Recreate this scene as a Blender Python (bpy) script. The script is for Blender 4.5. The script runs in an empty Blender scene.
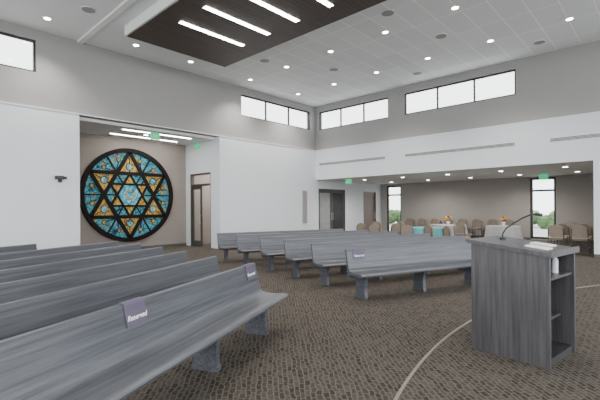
import bpy, bmesh, math, random
from mathutils import Vector, Matrix
random.seed(4)
R = math.radians
COL = bpy.context.scene.collection

# ------------------------------------------------------------ materials
def new_mat(name):
    m = bpy.data.materials.new(name); m.use_nodes = True
    nt = m.node_tree
    return m, nt, nt.nodes['Principled BSDF']

def ramp(nt, stops):
    n = nt.nodes.new('ShaderNodeValToRGB')
    e = n.color_ramp.elements
    while len(e) < len(stops): e.new(0.5)
    for i, (p, c) in enumerate(stops):
        e[i].position = p; e[i].color = (*c, 1)
    return n

def simple(name, col, rough=0.6, metal=0.0, var=0.06, scale=6, bump=0.0, spec=0.5):
    m, nt, b = new_mat(name)
    tc = nt.nodes.new('ShaderNodeTexCoord')
    n = nt.nodes.new('ShaderNodeTexNoise'); n.inputs['Scale'].default_value = scale
    n.inputs['Detail'].default_value = 3
    nt.links.new(tc.outputs['Object'], n.inputs['Vector'])
    lo = tuple(c * (1 - var) for c in col); hi = tuple(min(1, c * (1 + var)) for c in col)
    r = ramp(nt, [(0.3, lo), (0.7, hi)])
    nt.links.new(n.outputs['Fac'], r.inputs['Fac'])
    nt.links.new(r.outputs['Color'], b.inputs['Base Color'])
    b.inputs['Roughness'].default_value = rough
    b.inputs['Metallic'].default_value = metal
    b.inputs['Specular IOR Level'].default_value = spec
    if bump:
        bp = nt.nodes.new('ShaderNodeBump'); bp.inputs['Strength'].default_value = bump
        bp.inputs['Distance'].default_value = 0.01
        nt.links.new(n.outputs['Fac'], bp.inputs['Height'])
        nt.links.new(bp.outputs['Normal'], b.inputs['Normal'])
    return m

def emis(name, col, strength):
    m, nt, b = new_mat(name)
    b.inputs['Base Color'].default_value = (*col, 1)
    b.inputs['Emission Color'].default_value = (*col, 1)
    b.inputs['Emission Strength'].default_value = strength
    return m

def wood(name, c1, c2, stretch=(0.6, 14, 14), rough=0.4, scale=2.2):
    m, nt, b = new_mat(name)
    tc = nt.nodes.new('ShaderNodeTexCoord')
    mp = nt.nodes.new('ShaderNodeMapping'); mp.inputs['Scale'].default_value = stretch
    n = nt.nodes.new('ShaderNodeTexNoise'); n.inputs['Scale'].default_value = scale
    n.inputs['Detail'].default_value = 6; n.inputs['Roughness'].default_value = 0.65
    r = ramp(nt, [(0.3, c1), (0.72, c2)])
    nt.links.new(tc.outputs['Object'], mp.inputs['Vector'])
    nt.links.new(mp.outputs['Vector'], n.inputs['Vector'])
    nt.links.new(n.outputs['Fac'], r.inputs['Fac'])
    nt.links.new(r.outputs['Color'], b.inputs['Base Color'])
    b.inputs['Roughness'].default_value = rough
    return m

def mat_carpet():
    m, nt, b = new_mat('carpet')
    tc = nt.nodes.new('ShaderNodeTexCoord')
    nz = nt.nodes.new('ShaderNodeTexNoise'); nz.inputs['Scale'].default_value = 6
    nt.links.new(tc.outputs['Object'], nz.inputs['Vector'])
    mx = nt.nodes.new('ShaderNodeMix'); mx.data_type = 'VECTOR'; mx.inputs['Factor'].default_value = 0.07
    nt.links.new(tc.outputs['Object'], mx.inputs[4]); nt.links.new(nz.outputs['Color'], mx.inputs[5])
    mp = nt.nodes.new('ShaderNodeMapping'); mp.inputs['Rotation'].default_value = (0, 0, R(-47))
    nt.links.new(mx.outputs[1], mp.inputs['Vector'])
    br = nt.nodes.new('ShaderNodeTexBrick')
    br.inputs['Scale'].default_value = 1.0
    br.inputs['Brick Width'].default_value = 0.085
    br.inputs['Row Height'].default_value = 0.042
    br.inputs['Mortar Size'].default_value = 0.007
    br.inputs['Mortar Smooth'].default_value = 0.6
    br.inputs['Color1'].default_value = (0.042, 0.036, 0.031, 1)
    br.inputs['Color2'].default_value = (0.090, 0.078, 0.067, 1)
    br.inputs['Mortar'].default_value = (0.135, 0.118, 0.100, 1)
    nt.links.new(mp.outputs['Vector'], br.inputs['Vector'])
    n2 = nt.nodes.new('ShaderNodeTexNoise'); n2.inputs['Scale'].default_value = 60
    nt.links.new(tc.outputs['Object'], n2.inputs['Vector'])
    r2 = ramp(nt, [(0.35, (0.75, 0.75, 0.75)), (0.65, (1.0, 0.99, 0.98))])
    nt.links.new(n2.outputs['Fac'], r2.inputs['Fac'])
    mm = nt.nodes.new('ShaderNodeMix'); mm.data_type = 'RGBA'; mm.blend_type = 'MULTIPLY'
    mm.inputs['Factor'].default_value = 1
    nt.links.new(br.outputs['Color'], mm.inputs[6]); nt.links.new(r2.outputs['Color'], mm.inputs[7])
    nt.links.new(mm.outputs[2], b.inputs['Base Color'])
    b.inputs['Roughness'].default_value = 0.95
    b.inputs['Specular IOR Level'].default_value = 0.1
    bp = nt.nodes.new('ShaderNodeBump'); bp.inputs['Strength'].default_value = 0.3
    nt.links.new(n2.outputs['Fac'], bp.inputs['Height']); nt.links.new(bp.outputs['Normal'], b.inputs['Normal'])
    return m

def mat_tiles():
    m, nt, b = new_mat('ceiling_tile')
    tc = nt.nodes.new('ShaderNodeTexCoord')
    br = nt.nodes.new('ShaderNodeTexBrick'); br.offset = 0.0
    br.inputs['Scale'].default_value = 1.0
    br.inputs['Brick Width'].default_value = 1.22
    br.inputs['Row Height'].default_value = 0.61
    br.inputs['Mortar Size'].default_value = 0.014
    br.inputs['Color1'].default_value = (0.76, 0.77, 0.78, 1)
    br.inputs['Color2'].default_value = (0.82, 0.83, 0.84, 1)
    br.inputs['Mortar'].default_value = (0.99, 0.99, 0.99, 1)
    nt.links.new(tc.outputs['Object'], br.inputs['Vector'])
    nt.links.new(br.outputs['Color'], b.inputs['Base Color'])
    b.inputs['Roughness'].default_value = 0.9
    return m

def mat_planks():
    m, nt, b = new_mat('dark_wood_planks')
    tc = nt.nodes.new('ShaderNodeTexCoord')
    br = nt.nodes.new('ShaderNodeTexBrick'); br.offset = 0.37
    br.inputs['Scale'].default_value = 1.0
    br.inputs['Brick Width'].default_value = 2.4
    br.inputs['Row Height'].default_value = 0.128
    br.inputs['Mortar Size'].default_value = 0.010
    br.inputs['Color1'].default_value = (0.050, 0.031, 0.023, 1)
    br.inputs['Color2'].default_value = (0.075, 0.047, 0.035, 1)
    br.inputs['Mortar'].default_value = (0.018, 0.012, 0.009, 1)
    nt.links.new(tc.outputs['Object'], br.inputs['Vector'])
    nt.links.new(br.outputs['Color'], b.inputs['Base Color'])
    b.inputs['Roughness'].default_value = 0.5
    return m

def mat_glass(name='window_glass', tint=(1.0, 1.0, 1.0)):
    m = bpy.data.materials.new(name); m.use_nodes = True
    nt = m.node_tree; nt.nodes.clear()
    o = nt.nodes.new('ShaderNodeOutputMaterial')
    t = nt.nodes.new('ShaderNodeBsdfTransparent'); t.inputs['Color'].default_value = (*tint, 1)
    g = nt.nodes.new('ShaderNodeBsdfGlossy'); g.inputs['Roughness'].default_value = 0.03
    mx = nt.nodes.new('ShaderNodeMixShader'); mx.inputs[0].default_value = 0.05
    nt.links.new(t.outputs[0], mx.inputs[1]); nt.links.new(g.outputs[0], mx.inputs[2])
    nt.links.new(mx.outputs[0], o.inputs[0])
    return m

def mat_art(name, cols, scale):
    """stained-glass style mottled pane"""
    m, nt, b = new_mat(name)
    tc = nt.nodes.new('ShaderNodeTexCoord')
    v = nt.nodes.new('ShaderNodeTexNoise'); v.inputs['Scale'].default_value = scale
    v.inputs['Detail'].default_value = 3; v.inputs['Distortion'].default_value = 2.0
    nt.links.new(tc.outputs['Object'], v.inputs['Vector'])
    n = len(cols)
    r = ramp(nt, [(0.35 + 0.30 * i / (n - 1), c) for i, c in enumerate(cols)])
    nt.links.new(v.outputs['Fac'], r.inputs['Fac'])
    e = nt.nodes.new('ShaderNodeTexVoronoi'); e.feature = 'DISTANCE_TO_EDGE'
    e.inputs['Scale'].default_value = scale * 1.3
    nt.links.new(tc.outputs['Object'], e.inputs['Vector'])
    r2 = ramp(nt, [(0.015, (0.12, 0.09, 0.06)), (0.045, (1, 1, 1))])
    nt.links.new(e.outputs['Distance'], r2.inputs['Fac'])
    mm = nt.nodes.new('ShaderNodeMix'); mm.data_type = 'RGBA'; mm.blend_type = 'MULTIPLY'
    mm.inputs['Factor'].default_value = 0.75
    nt.links.new(r.outputs['Color'], mm.inputs[6]); nt.links.new(r2.outputs['Color'], mm.inputs[7])
    nt.links.new(mm.outputs[2], b.inputs['Base Color'])
    b.inputs['Roughness'].default_value = 0.5
    b.inputs['Specular IOR Level'].default_value = 0.15
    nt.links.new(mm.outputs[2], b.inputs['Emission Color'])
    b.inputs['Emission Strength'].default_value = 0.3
    return m

M = dict(
    white=simple('wall_paint_white', (0.72, 0.745, 0.785), 0.8, var=0.01, scale=2),
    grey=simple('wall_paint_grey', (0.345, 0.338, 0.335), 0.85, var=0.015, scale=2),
    beige=simple('wall_paint_beige', (0.29, 0.25, 0.225), 0.85, var=0.02, scale=2),
    taupe=simple('wall_paint_taupe', (0.33, 0.305, 0.285), 0.85, var=0.02, scale=2),
    ceil=simple('ceiling_paint', (0.79, 0.80, 0.81), 0.9, var=0.01, scale=2),
    trimw=simple('trim_white', (0.85, 0.85, 0.85), 0.6, var=0.01),
    carpet=mat_carpet(), tiles=mat_tiles(), planks=mat_planks(), glass=mat_glass(),
    black=simple('black_metal', (0.018, 0.018, 0.02), 0.4, var=0.05),
    lead=simple('medallion_lead', (0.014, 0.011, 0.010), 0.7, var=0.05, spec=0.1),
    bronze=simple('door_frame_bronze', (0.07, 0.065, 0.062), 0.5),
    darkglass=simple('door_glass_dark', (0.05, 0.055, 0.06), 0.08, var=0.1),
    paleglass=simple('door_glass_pale', (0.30, 0.31, 0.32), 0.1, var=0.1),
    pew=wood('grey_stained_wood', (0.036, 0.039, 0.047), (0.125, 0.132, 0.150), (0.45, 11, 18), 0.36),
    lect=wood('grey_lectern_wood', (0.032, 0.030, 0.033), (0.092, 0.088, 0.093), (14, 14, 0.7), 0.4),
    lectin=simple('lectern_inside', (0.03, 0.03, 0.033), 0.5),
    door=wood('brown_door_wood', (0.10, 0.06, 0.045), (0.17, 0.11, 0.08), (14, 14, 0.7), 0.4),
    chairf=simple('chair_fabric', (0.20, 0.165, 0.13), 0.9, var=0.2, scale=30, bump=0.2),
    chairm=simple('chair_metal', (0.10, 0.09, 0.08), 0.35, metal=0.6),
    steel=simple('steel', (0.5, 0.5, 0.5), 0.3, metal=1.0),
    vent=simple('vent_dark', (0.10, 0.10, 0.10), 0.6),
    signp=simple('sign_purple', (0.10, 0.085, 0.135), 0.6),
    signt=simple('sign_lettering', (0.9, 0.9, 0.9), 0.6, var=0.01),
    green=emis('exit_green', (0.0, 0.42, 0.16), 1.2),
    led=emis('led_strip', (1.0, 0.97, 0.92), 30.0),
    down=emis('downlight_lens', (1.0, 0.96, 0.88), 30.0),
    gold=mat_art('pane_gold', [(0.03, 0.12, 0.14), (0.36, 0.22, 0.04), (0.50, 0.34, 0.08), (0.20, 0.10, 0.03), (0.44, 0.28, 0.06)], 3.2),
    teal=mat_art('pane_teal', [(0.012, 0.035, 0.06), (0.02, 0.17, 0.23), (0.08, 0.32, 0.36), (0.03, 0.07, 0.15), (0.34, 0.29, 0.10)], 3.0),
    blue=mat_art('pane_blue', [(0.02, 0.14, 0.24), (0.07, 0.36, 0.48), (0.32, 0.50, 0.46)], 4),
    cloth=simple('tablecloth_teal', (0.12, 0.38, 0.40), 0.8, var=0.1),
    clothw=simple('tablecloth_grey', (0.40, 0.40, 0.41), 0.8, var=0.03),
    paper=simple('paper', (0.8, 0.8, 0.78), 0.7, var=0.03),
    orange=simple('flower_orange', (0.85, 0.30, 0.04), 0.7, var=0.3, scale=20),
    leaf=simple('leaf_green', (0.06, 0.12, 0.04), 0.8, var=0.4, scale=3),
    ground=simple('outdoor_ground', (0.40, 0.41, 0.38), 0.95, var=0.15, scale=0.6),
    plastic=simple('bottle_plastic', (0.7, 0.74, 0.78), 0.15, var=0.03),
    baseb=simple('baseboard_rubber', (0.09, 0.085, 0.08), 0.6),
    edge=simple('carpet_edge_strip', (0.20, 0.18, 0.158), 0.7),
)

# ------------------------------------------------------------ mesh helpers
class B:
    def __init__(s): s.bm = bmesh.new(); s.mats = []
    def mi(s, k):
        if k not in s.mats: s.mats.append(k)
        return s.mats.index(k)
    def faces(s, vs, fs, k):
        bv = [s.bm.verts.new(v) for v in vs]; i = s.mi(k)
        for f in fs:
            fc = s.bm.faces.new([bv[j] for j in f]); fc.material_index = i
        return bv
    def box(s, x0, x1, y0, y1, z0, z1, k, bev=0):
        vs = [(x, y, z) for x in (x0, x1) for y in (y0, y1) for z in (z0, z1)]
        fs = [(0, 1, 3, 2), (4, 6, 7, 5), (0, 4, 5, 1), (2, 3, 7, 6), (0, 2, 6, 4), (1, 5, 7, 3)]
        bv = s.faces(vs, fs, k)
        if bev:
            ed = list({e for v in bv for e in v.link_edges})
            r = bmesh.ops.bevel(s.bm, geom=ed, offset=bev, segments=2, affect='EDGES', profile=0.6)
            for f in r['faces']: f.material_index = s.mi(k)
    def prism(s, pts, axis, a0, a1, k):
        def mk(p, a):
            return {'x': (a, p[0], p[1]), 'y': (p[0], a, p[1]), 'z': (p[0], p[1], a)}[axis]
        n = len(pts)
        vs = [mk(p, a0) for p in pts] + [mk(p, a1) for p in pts]
        fs = [tuple(range(n)), tuple(range(2 * n - 1, n - 1, -1))]
        fs += [(i, (i + 1) % n, n + (i + 1) % n, n + i) for i in range(n)]
        s.faces(vs, fs, k)
    def cyl(s, cx, cy, z0, z1, r, k, r2=None, seg=24):
        r2 = r if r2 is None else r2
        vs = [(cx + r * math.cos(2 * math.pi * i / seg), cy + r * math.sin(2 * math.pi * i / seg), z0) for i in range(seg)]
        vs += [(cx + r2 * math.cos(2 * math.pi * i / seg), cy + r2 * math.sin(2 * math.pi * i / seg), z1) for i in range(seg)]
        fs = [tuple(range(seg)), tuple(range(2 * seg - 1, seg - 1, -1))]
        fs += [(i, (i + 1) % seg, seg + (i + 1) % seg, seg + i) for i in range(seg)]
        s.faces(vs, fs, k)
    def tube(s, path, r, k, seg=8):
        P = [Vector(p) for p in path]; n = len(P); vs = []
        for i, p in enumerate(P):
            t = (P[min(i + 1, n - 1)] - P[max(i - 1, 0)]).normalized()
            up = Vector((0, 0, 1)) if abs(t.z) < 0.9 else Vector((1, 0, 0))
            a = t.cross(up).normalized(); b = t.cross(a).normalized()
            for j in range(seg):
                th = 2 * math.pi * j / seg
                vs.append(tuple(p + (a * math.cos(th) + b * math.sin(th)) * r))
        fs = []
        for i in range(n - 1):
            for j in range(seg):
                fs.append((i * seg + j, i * seg + (j + 1) % seg, (i + 1) * seg + (j + 1) % seg, (i + 1) * seg + j))
        fs += [tuple(range(seg)), tuple(range(n * seg - 1, (n - 1) * seg - 1, -1))]
        s.faces(vs, fs, k)
    def ball(s, c, r, k, sub=2, sc=(1, 1, 1), jit=0):
        d = bmesh.ops.create_icosphere(s.bm, subdivisions=sub, radius=r, matrix=Matrix.Translation(c) @ Matrix.Diagonal((*sc, 1)))
        i = s.mi(k)
        for v in d['verts']:
            if jit: v.co += Vector([random.uniform(-jit, jit) for _ in range(3)])
            for f in v.link_faces: f.material_index = i
    def done(s, name, loc=(0, 0, 0), rz=0, smooth=False, parent=None):
        bmesh.ops.recalc_face_normals(s.bm, faces=s.bm.faces[:])
        me = bpy.data.meshes.new(name); s.bm.to_mesh(me); s.bm.free()
        for k in s.mats: me.materials.append(M[k])
        if smooth:
            for p in me.polygons: p.use_smooth = True
            try: me.set_sharp_from_angle(angle=R(35))
            except Exception: pass
        o = bpy.data.objects.new(name, me); COL.objects.link(o)
        o.location = loc; o.rotation_euler = (0, 0, rz)
        if parent: o.parent = parent
        return o

def inst(src, loc, rz=0):
    o = bpy.data.objects.new(src.name.split('.')[0], src.data); COL.objects.link(o)
    o.location = loc; o.rotation_euler = (0, 0, rz); return o

def wall(name, axis, p0, p1, a0, a1, z0, z1, holes, k):
    b = B()
    As = sorted({a0, a1, *[h[0] for h in holes], *[h[1] for h in holes]})
    for i in range(len(As) - 1):
        lo, hi = As[i], As[i + 1]; mid = (lo + hi) / 2
        hs = sorted([(h[2], h[3]) for h in holes if h[0] < mid < h[1]])
        z = z0; segs = []
        for h in hs:
            if h[0] > z: segs.append((z, h[0]))
            z = h[1]
        if z < z1: segs.append((z, z1))
        for s0, s1 in segs:
            if axis == 'x': b.box(lo, hi, p0, p1, s0, s1, k)
            else: b.box(p0, p1, lo, hi, s0, s1, k)
    return b.done(name)

# ------------------------------------------------------------ room shell
XR, YL, ZC, ZL, ZH = 14.2, 12.17, 6.28, 4.19, 2.82
X0, Y0 = -5.0, -5.0
AX0, AX1, AYB = 3.95, 8.73, 14.52
FX = 20.0
WZ0, WZ1 = 5.15, 6.0

b = B(); b.box(X0, FX + 0.3, Y0, AYB + 0.3, -0.15, 0.0, 'carpet'); b.done('floor')
b = B(); b.box(-60, 90, -60, 90, -0.35, -0.2, 'ground'); b.done('ground')

winsL = [(0.4, 2.93), (9.82, 13.92)]
winsR = [(8.31, 12.0), (3.60, 7.60)]
wall('wall_left', 'x', YL, YL + 0.35, X0, FX + 0.3, 0, ZL, [(AX0, AX1, 0, ZL), (14.40, 16.55, 0, 2.42), (18.2, 19.5, 0, 2.38)], 'white')
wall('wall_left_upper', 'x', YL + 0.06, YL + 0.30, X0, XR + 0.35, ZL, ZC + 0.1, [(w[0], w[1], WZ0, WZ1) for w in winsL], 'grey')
wall('wall_right', 'y', XR, XR + 0.35, Y0, YL, 0, ZL, [(1.56, YL, 0, ZH)], 'white')
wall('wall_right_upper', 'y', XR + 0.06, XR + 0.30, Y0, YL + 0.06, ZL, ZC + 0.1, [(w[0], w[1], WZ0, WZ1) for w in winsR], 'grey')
b = B(); b.box(X0, 7.65, Y0, YL + 0.06, ZC, ZC + 0.12, 'ceil'); b.done('ceiling')
b = B(); b.box(7.65, XR + 0.06, Y0, YL + 0.06, ZC, ZC + 0.12, 'tiles'); b.done('ceiling_tile_field')
# annex
wall('wall_annex_far', 'y', FX, FX + 0.3, 0.6, YL, 0, 3.0, [(10.88, 11.8, 0.05, 2.72), (3.51, 4.5, 0.05, 2.76)], 'taupe')
wall('wall_annex_right', 'x', 0.3, 0.6, XR + 0.35, FX + 0.3, 0, 3.0, [], 'taupe')
b = B(); b.box(XR + 0.35, FX + 0.3, 0.6, YL, ZH, ZH + 0.12, 'ceil'); b.done('ceiling_annex')
# alcove
wall('wall_alcove_back', 'x', AYB, AYB + 0.3, AX0 - 0.3, 12.5, 0, 4.3, [], 'beige')
wall('wall_alcove_left', 'y', AX0 - 0.3, AX0, YL + 0.35, AYB, 0, 4.3, [], 'beige')
wall('wall_alcove_right', 'y', AX1, AX1 + 0.2, YL + 0.35, AYB, 0, 4.3, [(12.76, 14.22, 0, 2.9)], 'white')
b = B(); b.box(AX0, 12.5, YL + 0.35, AYB, 4.11, 4.25, 'ceil'); b.done('ceiling_alcove')
wall('wall_corridor_end', 'y', 12.3, 12.5, YL + 0.35, AYB, 0, 4.11, [], 'white')

# baseboards
b = B(); b.box(X0, AX0, YL - 0.012, YL, 0, 0.1, 'baseb'); b.box(AX1, 14.3, YL - 0.012, YL, 0, 0.1, 'baseb'); b.done('baseboard_left')
b = B(); b.box(AX0, AX1, AYB - 0.012, AYB, 0, 0.1, 'baseb'); b.done('baseboard_alcove')
b = B(); b.box(XR - 0.012, XR, Y0, 1.56, 0, 0.1, 'baseb'); b.done('baseboard_right')
b = B(); b.box(FX - 0.012, FX, 4.5, 10.88, 0, 0.1, 'baseb'); b.box(FX - 0.012, FX, 0.6, 3.51, 0, 0.1, 'baseb'); b.done('baseboard_annex')
# ledge trims
b = B(); b.box(X0, XR, YL - 0.02, YL + 0.06, ZL, ZL + 0.025, 'trimw'); b.done('trim_1')
b = B(); b.box(XR - 0.02, XR + 0.06, Y0, YL, ZL, ZL + 0.025, 'trimw'); b.done('trim_2')
b = B(); b.box(3.92, 4.06, Y0, YL + 0.06, ZC - 0.05, ZC, 'trimw'); b.done('trim_3')

# windows
wn = [0]
def window(axis, p, a0, a1, z0, z1, n, fr=0.05, dep=0.07, rail=None):
    wn[0] += 1
    b = B()
    def bx(a, c, zz0, zz1, d0, d1, k):
        if axis == 'x': b.box(a, c, p + d0, p + d1, zz0, zz1, k)
        else: b.box(p + d0, p + d1, a, c, zz0, zz1, k)
    bx(a0, a1, z0, z0 + fr, 0, dep, 'black'); bx(a0, a1, z1 - fr, z1, 0, dep, 'black')
    for i in range(n + 1):
        c = a0 + (a1 - a0) * i / n
        lo = min(max(c - fr / 2, a0), a1 - fr); bx(lo, lo + fr, z0 + fr, z1 - fr, 0, dep, 'black')
    if rail: bx(a0 + fr, a1 - fr, rail, rail + fr, 0.005, dep - 0.005, 'black')
    bx(a0 + fr / 2, a1 - fr / 2, z0 + fr / 2, z1 - fr / 2, dep / 2 - 0.004, dep / 2 + 0.004, 'glass')
    b.done('window_%d' % wn[0])
window('x', YL + 0.12, 0.4, 2.93, WZ0, WZ1, 2)
window('x', YL + 0.12, 9.82, 13.92, WZ0, WZ1, 3)
window('y', XR + 0.12, 8.31, 12.0, WZ0, WZ1, 3)
window('y', XR + 0.12, 3.60, 7.60, WZ0, WZ1, 3)
window('y', FX + 0.08, 10.88, 11.8, 0.05, 2.72, 1, fr=0.09, rail=2.15)
window('y', FX + 0.08, 3.51, 4.5, 0.05, 2.76, 1, fr=0.09, rail=2.15)

# slot diffusers on right wall
for i, (a, c) in enumerate([(8.4, 11.95), (3.6, 7.55), (0.4, 2.65)]):
    b = B()
    b.box(XR - 0.012, XR, a, c, 3.47, 3.60, 'trimw')
    for j in range(3):
        z = 3.485 + j * 0.036
        b.box(XR - 0.016, XR - 0.004, a + 0.02, c - 0.02, z, z + 0.024, 'vent')
    b.done('linear_air_vent')

# doors
dn = [0]
def door(loc, rz, w, h, leaves, mats=('black', 'darkglass'), transom=None, s=0.11, glass2=None, open_leaf=None):
    """local: runs along +x, front = -y"""
    dn[0] += 1
    b = B(); f = 0.06
    b.box(0.002, f, -0.03, 0.12, 0, h - 0.002, mats[0]); b.box(w - f, w - 0.002, -0.03, 0.12, 0, h - 0.002, mats[0]); b.box(f, w - f, -0.03, 0.12, h - f, h - 0.002, mats[0])
    ht = h - f
    if transom:
        b.box(f, w - f, -0.03, 0.12, transom, transom + 0.08, mats[0])
        b.box(f, w - f, 0.035, 0.05, transom + 0.08, h - f, mats[1]); ht = transom
    lw = (w - 2 * f) / leaves
    for i in range(leaves):
        x = f + i * lw + 0.005; x1 = x + lw - 0.01
        if open_leaf == i:
            yy = 0.13; xx = x1 - 0.045
            b.box(xx, x1, yy, yy + s, 0.01, ht - 0.005, mats[0]); b.box(xx, x1, yy + lw - s, yy + lw, 0.01, ht - 0.005, mats[0])
            b.box(xx, x1, yy + s, yy + lw - s, 0.01, 0.22, mats[0]); b.box(xx, x1, yy + s, yy + lw - s, ht - 0.13, ht - 0.005, mats[0])
            b.box(xx + 0.015, x1 - 0.015, yy + s, yy + lw - s, 0.22, ht - 0.13, mats[1])
            continue
        b.box(x, x + s, 0.02, 0.065, 0.01, ht - 0.005, mats[0]); b.box(x1 - s, x1, 0.02, 0.065, 0.01, ht - 0.005, mats[0])
        b.box(x + s, x1 - s, 0.02, 0.065, 0.01, 0.22, mats[0]); b.box(x + s, x1 - s, 0.02, 0.065, ht - 0.13, ht - 0.005, mats[0])
        b.box(x + s, x1 - s, 0.035, 0.05, 0.22, ht - 0.13, glass2 if (glass2 and i == 0) else mats[1])
        hx = x1 - s / 2 if i == 0 else x + s / 2
        b.tube([(hx, 0.02, 0.9), (hx, -0.03, 0.9), (hx, -0.03, 1.25), (hx, 0.02, 1.25)], 0.011, 'steel')
    return b.done('door_%d' % dn[0], loc, rz)
door((14.40, YL + 0.05, 0), 0, 2.15, 2.42, 2, mats=('bronze', 'darkglass'), glass2='paleglass', s=0.1)
door((18.2, YL + 0.05, 0), 0, 1.3, 2.38, 1, mats=('door', 'door'))
door((AX1 + 0.05, 14.22, 0), -R(90), 1.46, 2.9, 2, mats=('bronze', 'glass'), transom=2.4, s=0.085, open_leaf=1)
door((10.2, AYB - 0.13, 0), 0, 1.0, 2.2, 1, mats=('door', 'door'))

# wall panel louver
b = B()
b.box(13.25, 13.55, YL - 0.03, YL, 0.8, 2.3, 'grey')
for i in range(18): b.box(13.28, 13.52, YL - 0.038, YL - 0.03, 0.86 + i * 0.078, 0.90 + i * 0.078, 'taupe')
b.done('wall_return_grille')

# wood ceiling panel + strips
b = B()
b.box(4.45, 7.65, -2.0, 10.33, 6.02, ZC, 'trimw')
b.box(4.50, 7.60, -1.95, 10.28, 6.0, 6.02, 'planks')
b.done('wood_ceiling_cloud')
def led(x0, x1, y, z, w=0.09):
    b = B(); b.box(x0, x1, y - w / 2, y + w / 2, z - 0.012, z - 0.004, 'led'); b.box(x0 - .02, x1 + .02, y - w / 2 - .015, y + w / 2 + .015, z - 0.004, z, 'trimw')
    return b.done('linear_led_light')
for i in range(9): led(5.02, 6.95, 8.55 - i * 1.03, 6.0, 0.12)
led(5.5, 8.0, 12.95, 4.11); led(5.5, 8.0, 13.95, 4.11)

# downlights
b = B(); b.cyl(0, 0, -0.010, 0, 0.10, 'trimw', seg=24); b.cyl(0, 0, -0.013, -0.010, 0.075, 'down', seg=24)
dl = b.done('recessed_downlight', (9.5, 3.7, ZC))
for x in (9.5, 12.1):
    for y in (-0.2, 1.8, 3.7, 5.6, 7.5, 9.4, 11.3):
        if (x, y) != (9.5, 3.7): inst(dl, (x, y, ZC))
for y in (1.8, 3.7, 5.6, 7.5, 9.4, 11.3): inst(dl, (2.95, y, ZC))
for x in (5.2, 7.0): inst(dl, (x, 11.3, ZC))
for y in (2.5, 4.5, 6.5, 8.5, 10.5):
    for x in (15.8, 18.3): inst(dl, (x, y, ZH))
inst(dl, (6.5, 13.4, 4.11)); inst(dl, (10.5, 13.4, 4.11))
# ceiling speakers
b = B(); b.cyl(0, 0, -0.012, 0, 0.17, 'trimw', seg=32); b.cyl(0, 0, -0.016, -0.012, 0.15, 'grey', seg=32)
sp = b.done('ceiling_speaker', (3.5, 10.1, ZC))
for p in ((3.4, 7.0), (8.6, 9.5), (10.8, 8.4), (10.8, 4.6), (13.2, 6.5), (13.2, 2.7), (8.6, 5.0)): inst(sp, (p[0], p[1], ZC))

# exit signs
def exit_sign(loc, rz):
    b = B(); b.box(-0.17, 0.17, -0.015, 0.015, -0.11, 0.11, 'green', 0.005); b.box(-0.08, 0.08, -0.03, 0.03, 0.11, 0.13, 'trimw')
    o = b.done('exit_sign', loc, rz)
    cu = bpy.data.curves.new('lettering', 'FONT'); cu.body = 'EXIT'; cu.size = 0.15; cu.align_x = 'CENTER'; cu.align_y = 'CENTER'; cu.extrude = 0.002
    t = bpy.data.objects.new('lettering', cu); COL.objects.link(t); cu.materials.append(M['signt'])
    t.parent = o; t.location = (0, -0.017, 0); t.rotation_euler = (R(90), 0, 0)
exit_sign((6.5, 12.75, 3.98), 0)
exit_sign((AX1 - 0.03, 13.6, 3.98), -R(90))
exit_sign((14.8, 10.7, 2.69), -R(90))
exit_sign((18.4, 3.65, 2.69), -R(90))

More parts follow.
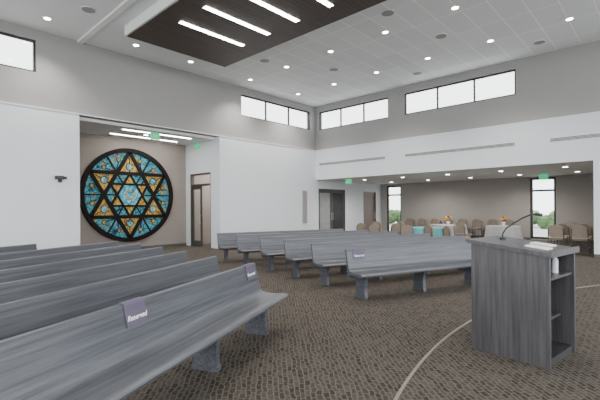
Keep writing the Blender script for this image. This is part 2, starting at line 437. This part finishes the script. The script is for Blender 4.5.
# ------------------------------------------------------------ star medallion
def medallion():
    b = B(); Rr = 1.64; S = 1.58
    def disc(r, y0, y1, k, seg=72, c=(0, 0)):
        b.prism([(c[0] + r * math.cos(2 * math.pi * i / seg), c[1] + r * math.sin(2 * math.pi * i / seg)) for i in range(seg)], 'y', y0, y1, k)
    disc(Rr, -0.03, 0.0, 'teal')
    def tri(r, off, y, k):
        b.prism([(r * math.cos(R(off + 120 * i)), r * math.sin(R(off + 120 * i))) for i in range(3)], 'y', y, -0.03, k)
    def hexa(r, off, y, k):
        b.prism([(r * math.cos(R(off + 60 * i)), r * math.sin(R(off + 60 * i))) for i in range(6)], 'y', y, -0.03, k)
    tri(S, 90, -0.040, 'gold'); tri(S, -90, -0.041, 'gold')
    h = S / math.sqrt(3)
    hexa(h, 0, -0.046, 'teal')
    tri(h * 0.866, 90, -0.050, 'gold'); tri(h * 0.866, -90, -0.051, 'gold')
    h2 = h * 0.866 / math.sqrt(3)
    hexa(h2, 0, -0.056, 'blue')
    def bar(p, q, w, y):
        p = Vector(p); q = Vector(q); d = (q - p).normalized(); n = Vector((-d.y, d.x)) * w / 2
        p = p - d * w * 0.3; q = q + d * w * 0.3
        b.prism([tuple(p + n), tuple(p - n), tuple(q - n), tuple(q + n)], 'y', y, -0.03, 'lead')
    pt = lambda r, a: (r * math.cos(R(a)), r * math.sin(R(a)))
    for o in (90, -90):
        for i in range(3):
            bar(pt(S, o + 120 * i), pt(S, o + 120 * i + 120), 0.125, -0.085 - 0.002 * (o > 0))
            bar(pt(h * .866, o + 120 * i), pt(h * .866, o + 120 * i + 120), 0.075, -0.075 - 0.002 * (o > 0))
    for i in range(6):
        bar(pt(h, 60 * i), pt(Rr, 60 * i), 0.045, -0.07)
        bar(pt(h2, 60 * i), pt(h, 60 * i), 0.045, -0.065)
        # flower motif and stem leads in each star point
        a = 30 + 60 * i; fc = pt(1.03, a)
        disc(0.135, -0.050, -0.03, 'lead', 20, fc); disc(0.11, -0.056, -0.03, 'blue', 20, fc)
        disc(0.035, -0.060, -0.03, 'gold', 12, fc)
        bar(pt(0.82, a), pt(0.90, a), 0.03, -0.055); bar(pt(1.16, a), pt(1.38, a), 0.025, -0.055)
        # small motifs between the points and branching leads
        for da in (-13, 13):
            q = pt(1.33, 60 * i + da)
            disc(0.085, -0.050, -0.03, 'lead', 16, q); disc(0.062, -0.056, -0.03, 'gold', 16, q)
            bar(pt(1.03, 60 * i + da * 0.3), pt(1.26, 60 * i + da * 0.9), 0.022, -0.055)
    for i in range(12):
        a = 30 * i
        disc(0.035, -0.062, -0.03, 'gold', 12, pt(0.16, a))
    seg = 96
    vs = []
    for i in range(seg):
        a = 2 * math.pi * i / seg
        for r, y in ((Rr + 0.07, 0), (Rr + 0.07, -0.11), (Rr - 0.08, -0.11), (Rr - 0.08, 0)):
            vs.append((r * math.cos(a), y, r * math.sin(a)))
    fs = []
    for i in range(seg):
        for j in range(4):
            fs.append((i * 4 + j, i * 4 + (j + 1) % 4, ((i + 1) % seg) * 4 + (j + 1) % 4, ((i + 1) % seg) * 4 + j))
    b.faces(vs, fs, 'lead')
    return b.done('star_of_david_stained_glass', (6.38, AYB - 0.001, 2.02))
medallion()

# ------------------------------------------------------------ pews
def pew_mesh(L, legs):
    b = B()
    prof = [(0.025, 0.785), (0.018, 0.80), (0.0, 0.806), (-0.02, 0.80), (-0.03, 0.785), (-0.036, 0.74), (-0.055, 0.66), (-0.075, 0.57),
            (-0.092, 0.50), (-0.108, 0.466), (-0.14, 0.446), (-0.20, 0.434), (-0.30, 0.430), (-0.38, 0.436), (-0.43, 0.438), (-0.465, 0.430),
            (-0.48, 0.415), (-0.478, 0.398), (-0.46, 0.388), (-0.38, 0.388), (-0.25, 0.386), (-0.13, 0.388), (-0.085, 0.40), (-0.062, 0.44),
            (-0.045, 0.51), (-0.02, 0.62), (0.0, 0.71), (0.008, 0.75)]
    b.prism(prof, 'x', 0, L, 'pew')
    for x in legs:
        leg = [(-0.31, 0.0), (-0.315, 0.03), (-0.30, 0.08), (-0.295, 0.20), (-0.31, 0.32), (-0.35, 0.389), (-0.1, 0.389), (-0.055, 0.45), (-0.03, 0.50),
               (-0.01, 0.50), (-0.02, 0.40), (-0.05, 0.25), (-0.05, 0.08), (-0.03, 0.03), (-0.03, 0.0)]
        b.prism(leg, 'x', x - 0.03, x + 0.03, 'pew')
    b.box(0.02, L - 0.02, -0.065, -0.040, 0.32, 0.39, 'pew')
    return b
A1 = R(24.3); LL = 5.2
d1 = (math.cos(A1), math.sin(A1))
ends = [(3.3, 3.89), (3.4, 4.87), (3.5, 5.86), (3.6, 6.85), (3.65, 7.85), (3.62, 8.85), (2.25, 9.55)]
first = None
for e in ends:
    loc = (e[0] - d1[0] * LL, e[1] - d1[1] * LL, 0)
    if first is None: first = pew_mesh(LL, [0.4, 1.9, 3.80, 4.9]).done('church_pew', loc, A1, smooth=True)
    else: inst(first, loc, A1)
A2 = -R(21); LR = 4.2
starts = [(5.36, 3.95), (5.82, 5.12), (6.09, 6.15), (6.36, 7.25), (6.47, 8.3), (6.6, 9.35)]
firstr = None
for s in starts:
    if firstr is None: firstr = pew_mesh(LR, [0.20, 1.45, 2.75, 3.95]).done('church_pew', (s[0], s[1], 0), A2, smooth=True)
    else: inst(firstr, (s[0], s[1], 0), A2)

def reserved(pew_loc, ang, x):
    b = B()
    w = 0.22
    prof = [(-0.036, 0.79), (-0.026, 0.806), (0.0, 0.812), (0.026, 0.806), (0.031, 0.785), (0.012, 0.72), (0.008, 0.72), (0.026, 0.785), (0.0235, 0.804),
            (0.0, 0.808), (-0.023, 0.803), (-0.032, 0.79), (-0.038, 0.745), (-0.066, 0.63), (-0.071, 0.63), (-0.043, 0.745)]
    b.prism(prof, 'x', 0, w, 'signp')
    c, s = math.cos(ang), math.sin(ang)
    o = b.done('reserved_sign', (pew_loc[0] + c * x, pew_loc[1] + s * x, 0), ang)
    cu = bpy.data.curves.new('lettering', 'FONT'); cu.body = 'Reserved'; cu.size = 0.054; cu.shear = 0.35
    cu.align_x = 'CENTER'; cu.align_y = 'CENTER'; cu.extrude = 0.0008; cu.offset = 0.0006
    cu.materials.append(M['signt'])
    t = bpy.data.objects.new('lettering', cu); COL.objects.link(t); t.parent = o
    t.location = (w / 2, -0.060, 0.69); t.rotation_euler = (R(90) - math.atan2(0.028, 0.115), 0, 0)
o1 = (ends[0][0] - d1[0] * LL, ends[0][1] - d1[1] * LL)
reserved(o1, A1, LL - 2.28); reserved(o1, A1, LL - 0.30)
reserved(starts[0], A2, 0.12)

# ------------------------------------------------------------ lectern
b = B()
W, Dp = 0.70, 0.74
hw, hd = W / 2, Dp / 2
side = [(-hd, 0), (hd, 0), (hd, 1.115), (-hd, 1.03)]
b.prism(side, 'x', -hw, -hw + 0.035, 'lect')
b.prism(side, 'x', hw - 0.035, hw, 'lect')
b.box(-hw + 0.035, hw - 0.035, hd - 0.035, hd, 0, 1.11, 'lect')
b.box(-hw + 0.035, hw - 0.035, -hd + 0.02, hd - 0.035, 0.0, 0.07, 'lectin')
b.box(-hw + 0.035, hw - 0.035, -hd + 0.02, hd - 0.035, 0.80, 0.825, 'lect')
b.box(-hw + 0.035, hw - 0.035, -hd + 0.12, hd - 0.035, 0.36, 0.385, 'lect')
top = [(-hd - 0.03, 1.027), (hd + 0.03, 1.118), (hd + 0.03, 1.158), (-hd - 0.03, 1.067)]
b.prism(top, 'x', -hw - 0.03, hw + 0.03, 'lect')
b.prism([(-hd - 0.03, 1.067), (-hd - 0.03, 1.085), (-hd - 0.012, 1.087), (-hd - 0.012, 1.069)], 'x', -hw - 0.03, hw + 0.03, 'lect')
lc = (4.60, 1.11, 0); lr = -R(8)
lectern = b.done('lectern', lc, lr)
def on_lect(x, y):
    v = Matrix.Rotation(lr, 3, 'Z') @ Vector((x, y, 0)); return (lc[0] + v.x, lc[1] + v.y)
def topz(y): return 1.1125 + y * (0.091 / (2 * hd + 0.06))
b = B()
b.cyl(0, 0, 0, 0.022, 0.032, 'black')
b.tube([(0, 0, 0.015), (0, 0, 0.06), (0.012, -0.03, 0.12), (0.035, -0.10, 0.18), (0.06, -0.18, 0.235), (0.08, -0.25, 0.27), (0.09, -0.30, 0.278)], 0.008, 'black')
b.tube([(0.088, -0.295, 0.278), (0.105, -0.36, 0.268)], 0.016, 'black', 12)
mx, my = on_lect(0.05, 0.22)
b.done('gooseneck_microphone', (mx, my, topz(0.22) + 0.002), lr, smooth=True)
for px, py, w, h in ((-0.12, -0.20, 0.14, 0.20), (0.16, -0.14, 0.15, 0.2)):
    b = B()
    sl = 0.091 / (2 * hd + 0.06)
    pts = [(-h / 2, -h / 2 * sl), (h / 2, h / 2 * sl), (h / 2, h / 2 * sl + 0.012), (-h / 2, -h / 2 * sl + 0.012)]
    b.prism(pts, 'x', -w / 2, w / 2, 'paper')
    x, y = on_lect(px, py); b.done('prayer_booklet', (x, y, topz(py) + 0.001), lr)
b = B()
b.cyl(0, 0, 0, 0.13, 0.03, 'plastic'); b.cyl(0, 0, 0.13, 0.165, 0.03, 'plastic', r2=0.012); b.cyl(0, 0, 0.165, 0.185, 0.014, 'signt')
x, y = on_lect(-0.20, -0.25)
wb = b.done('water_bottle', (x, y, 0.826), 0, smooth=True)
x, y = on_lect(-0.08, -0.24); inst(wb, (x, y, 0.826))
x, y = on_lect(0.12, -0.26); inst(wb, (x, y, 0.826))

# curved edge strip of the platform zone
b = B(); cx, cy, rr = 5.23, -7.3, 9.2; n = 80
vs = []
for i in range(n + 1):
    a = R(60 + 68 * i / n)
    for r, z in ((rr - 0.014, 0.0), (rr - 0.010, 0.008), (rr + 0.010, 0.008), (rr + 0.014, 0.0)):
        vs.append((cx + r * math.cos(a), cy + r * math.sin(a), z))
fs = [(i * 4 + j, i * 4 + j + 1, i * 4 + j + 5, i * 4 + j + 4) for i in range(n) for j in range(3)]
b.faces(vs, fs, 'edge'); b.done('carpet_edge_strip')

# ------------------------------------------------------------ chairs & tables in annex
def chair():
    b = B()
    b.box(-0.23, 0.23, -0.23, 0.22, 0.42, 0.49, 'chairf', 0.02)
    arch = [(-0.20, 0.52), (0.20, 0.52), (0.22, 0.70), (0.20, 0.82), (0.13, 0.885), (0, 0.91), (-0.13, 0.885), (-0.20, 0.82), (-0.22, 0.70)]
    b.prism(arch, 'y', 0.22, 0.27, 'chairf')
    for sx in (-1, 1):
        b.tube([(sx * 0.21, -0.22, 0), (sx * 0.21, -0.21, 0.43)], 0.013, 'chairm')
        b.tube([(sx * 0.21, 0.28, 0), (sx * 0.21, 0.23, 0.43), (sx * 0.21, 0.275, 0.62), (sx * 0.20, 0.285, 0.80)], 0.013, 'chairm')
        b.tube([(sx * 0.21, -0.215, 0.2), (sx * 0.21, 0.255, 0.2)], 0.009, 'chairm')
    return b
ch0 = chair().done('banquet_chair', (12.5, 6.6, 0), R(120), smooth=True)
cps = [(12.75, 5.7, 60), (13.2, 7.6, 160), (12.2, 7.6, 100), (13.0, 8.6, 80), (12.4, 4.9, 50), (15.2, 7.9, 20), (15.0, 5.6, 80), (17.4, 7.8, 190),
       (14.8, 9.1, 90), (13.4, 5.0, 20), (16.4, 8.9, 120)]
for x, y, a in cps: inst(ch0, (x, y, 0), R(a))
for i in range(8): inst(ch0, (19.45, 5.3 + i * 0.7, 0), -R(90))
for i in range(4):
    for j in range(3): inst(ch0, (14.95 + i * 0.95, 1.35 + j * 0.62, 0), R(90))
def table(loc, r, cloth):
    b = B(); n = 40
    b.cyl(0, 0, 0.735, 0.75, r, cloth, seg=n)
    vs = []
    for j, (z, ex) in enumerate(((0.75, 0.0), (0.5, 0.03), (0.2, 0.07))):
        for i in range(n):
            a = 2 * math.pi * i / n; q = r + ex + ex * 0.5 * math.sin(i * 2 * math.pi / 4)
            vs.append((q * math.cos(a), q * math.sin(a), z))
    fs = [(j * n + i, j * n + (i + 1) % n, (j + 1) * n + (i + 1) % n, (j + 1) * n + i) for j in range(2) for i in range(n)]
    b.faces(vs, fs, cloth)
    b.cyl(0, 0, 0.03, 0.735, 0.04, 'chairm'); b.cyl(0, 0, 0, 0.03, 0.3, 'chairm')
    return b.done('round_table', loc)
table((13.75, 6.5, 0), 0.6, 'cloth')
table((16.3, 6.7, 0), 0.7, 'clothw')
table((16.4, 4.6, 0), 0.6, 'clothw')
def flowers(loc):
    b = B(); b.cyl(0, 0, 0, 0.16, 0.05, 'plastic', r2=0.07)
    for i in range(14):
        a = random.uniform(0, 6.28); q = random.uniform(0, 0.13); z = 0.27 + random.uniform(-0.05, 0.08)
        b.tube([(0, 0, 0.1), (q * math.cos(a), q * math.sin(a), z)], 0.004, 'leaf', 5)
        b.ball((q * math.cos(a), q * math.sin(a), z), 0.045, 'orange' if i % 3 else 'leaf', 2, jit=0.008)
    b.done('flower_arrangement', loc)
flowers((16.3, 6.7, 0.75)); flowers((16.4, 4.6, 0.75))

# security camera on left wall
b = B()
b.box(-0.05, 0.05, -0.03, 0, -0.07, 0.07, 'black', 0.005)
b.tube([(0, -0.02, 0), (0, -0.12, 0.0), (0, -0.14, 0.03)], 0.018, 'black')
b.box(-0.16, 0.06, -0.20, -0.11, 0.0, 0.10, 'black', 0.015)
b.tube([(0.05, -0.155, 0.05), (0.12, -0.155, 0.05)], 0.035, 'black', 14)
b.done('wall_security_camera', (3.45, YL, 2.32))
b = B(); b.box(-0.04, 0.04, -0.01, 0, -0.06, 0.06, 'trimw', 0.003); b.box(-0.012, 0.012, -0.016, -0.01, -0.03, 0.03, 'signt')
b.done('light_switch', (9.1, YL, 1.2))

# shrubs outdoors
for i in range(7):
    b = B()
    for j in range(10):
        b.ball((random.uniform(-1.2, 1.2), random.uniform(-1.2, 1.2), random.uniform(0.3, 0.9)), 0.6, 'leaf', 2, jit=0.08)
    b.done('shrub', (36 + random.uniform(-1, 1), 2 + i * 3.6, -0.2))

# ------------------------------------------------------------ light
w = bpy.data.worlds.new('World'); bpy.context.scene.world = w; w.use_nodes = True
bg = w.node_tree.nodes['Background']
bg.inputs[0].default_value = (0.95, 0.975, 1.0, 1); bg.inputs[1].default_value = 4.8
def spot(loc, e, size=120, r=0.08):
    l = bpy.data.lights.new('downlight_lamp', 'SPOT'); l.energy = e; l.spot_size = R(size); l.spot_blend = 0.8; l.shadow_soft_size = r
    l.color = (1, 0.94, 0.86)
    o = bpy.data.objects.new('downlight_lamp', l); COL.objects.link(o); o.location = loc
for x in (9.5, 12.1):
    for y in (3.7, 7.5, 11.3): spot((x, y, ZC - 0.03), 520)
for y in (3.7, 7.5, 11.3): spot((2.95, y, ZC - 0.03), 420)
for x, y in ((15.8, 2.5), (15.8, 6.5), (15.8, 10.5), (18.3, 4.5), (18.3, 8.5)): spot((x, y, ZH - 0.03), 290, 160)
spot((6.5, 13.4, 4.08), 130, 150); spot((10.5, 13.4, 4.08), 700, 160)

# ------------------------------------------------------------ camera
cam = bpy.data.cameras.new('camera'); co = bpy.data.objects.new('camera', cam); COL.objects.link(co)
cam.sensor_width = 36; cam.lens = 395 / 600 * 36; cam.shift_y = 8 / 600
cam.clip_start = 0.05
co.matrix_world = Matrix.Translation((0, 0, 1.5)) @ Matrix.Rotation(R(42.9 - 90), 4, 'Z') @ Matrix.Rotation(R(90), 4, 'X') @ Matrix.Rotation(R(-0.43), 4, 'Z')
bpy.context.scene.camera = co
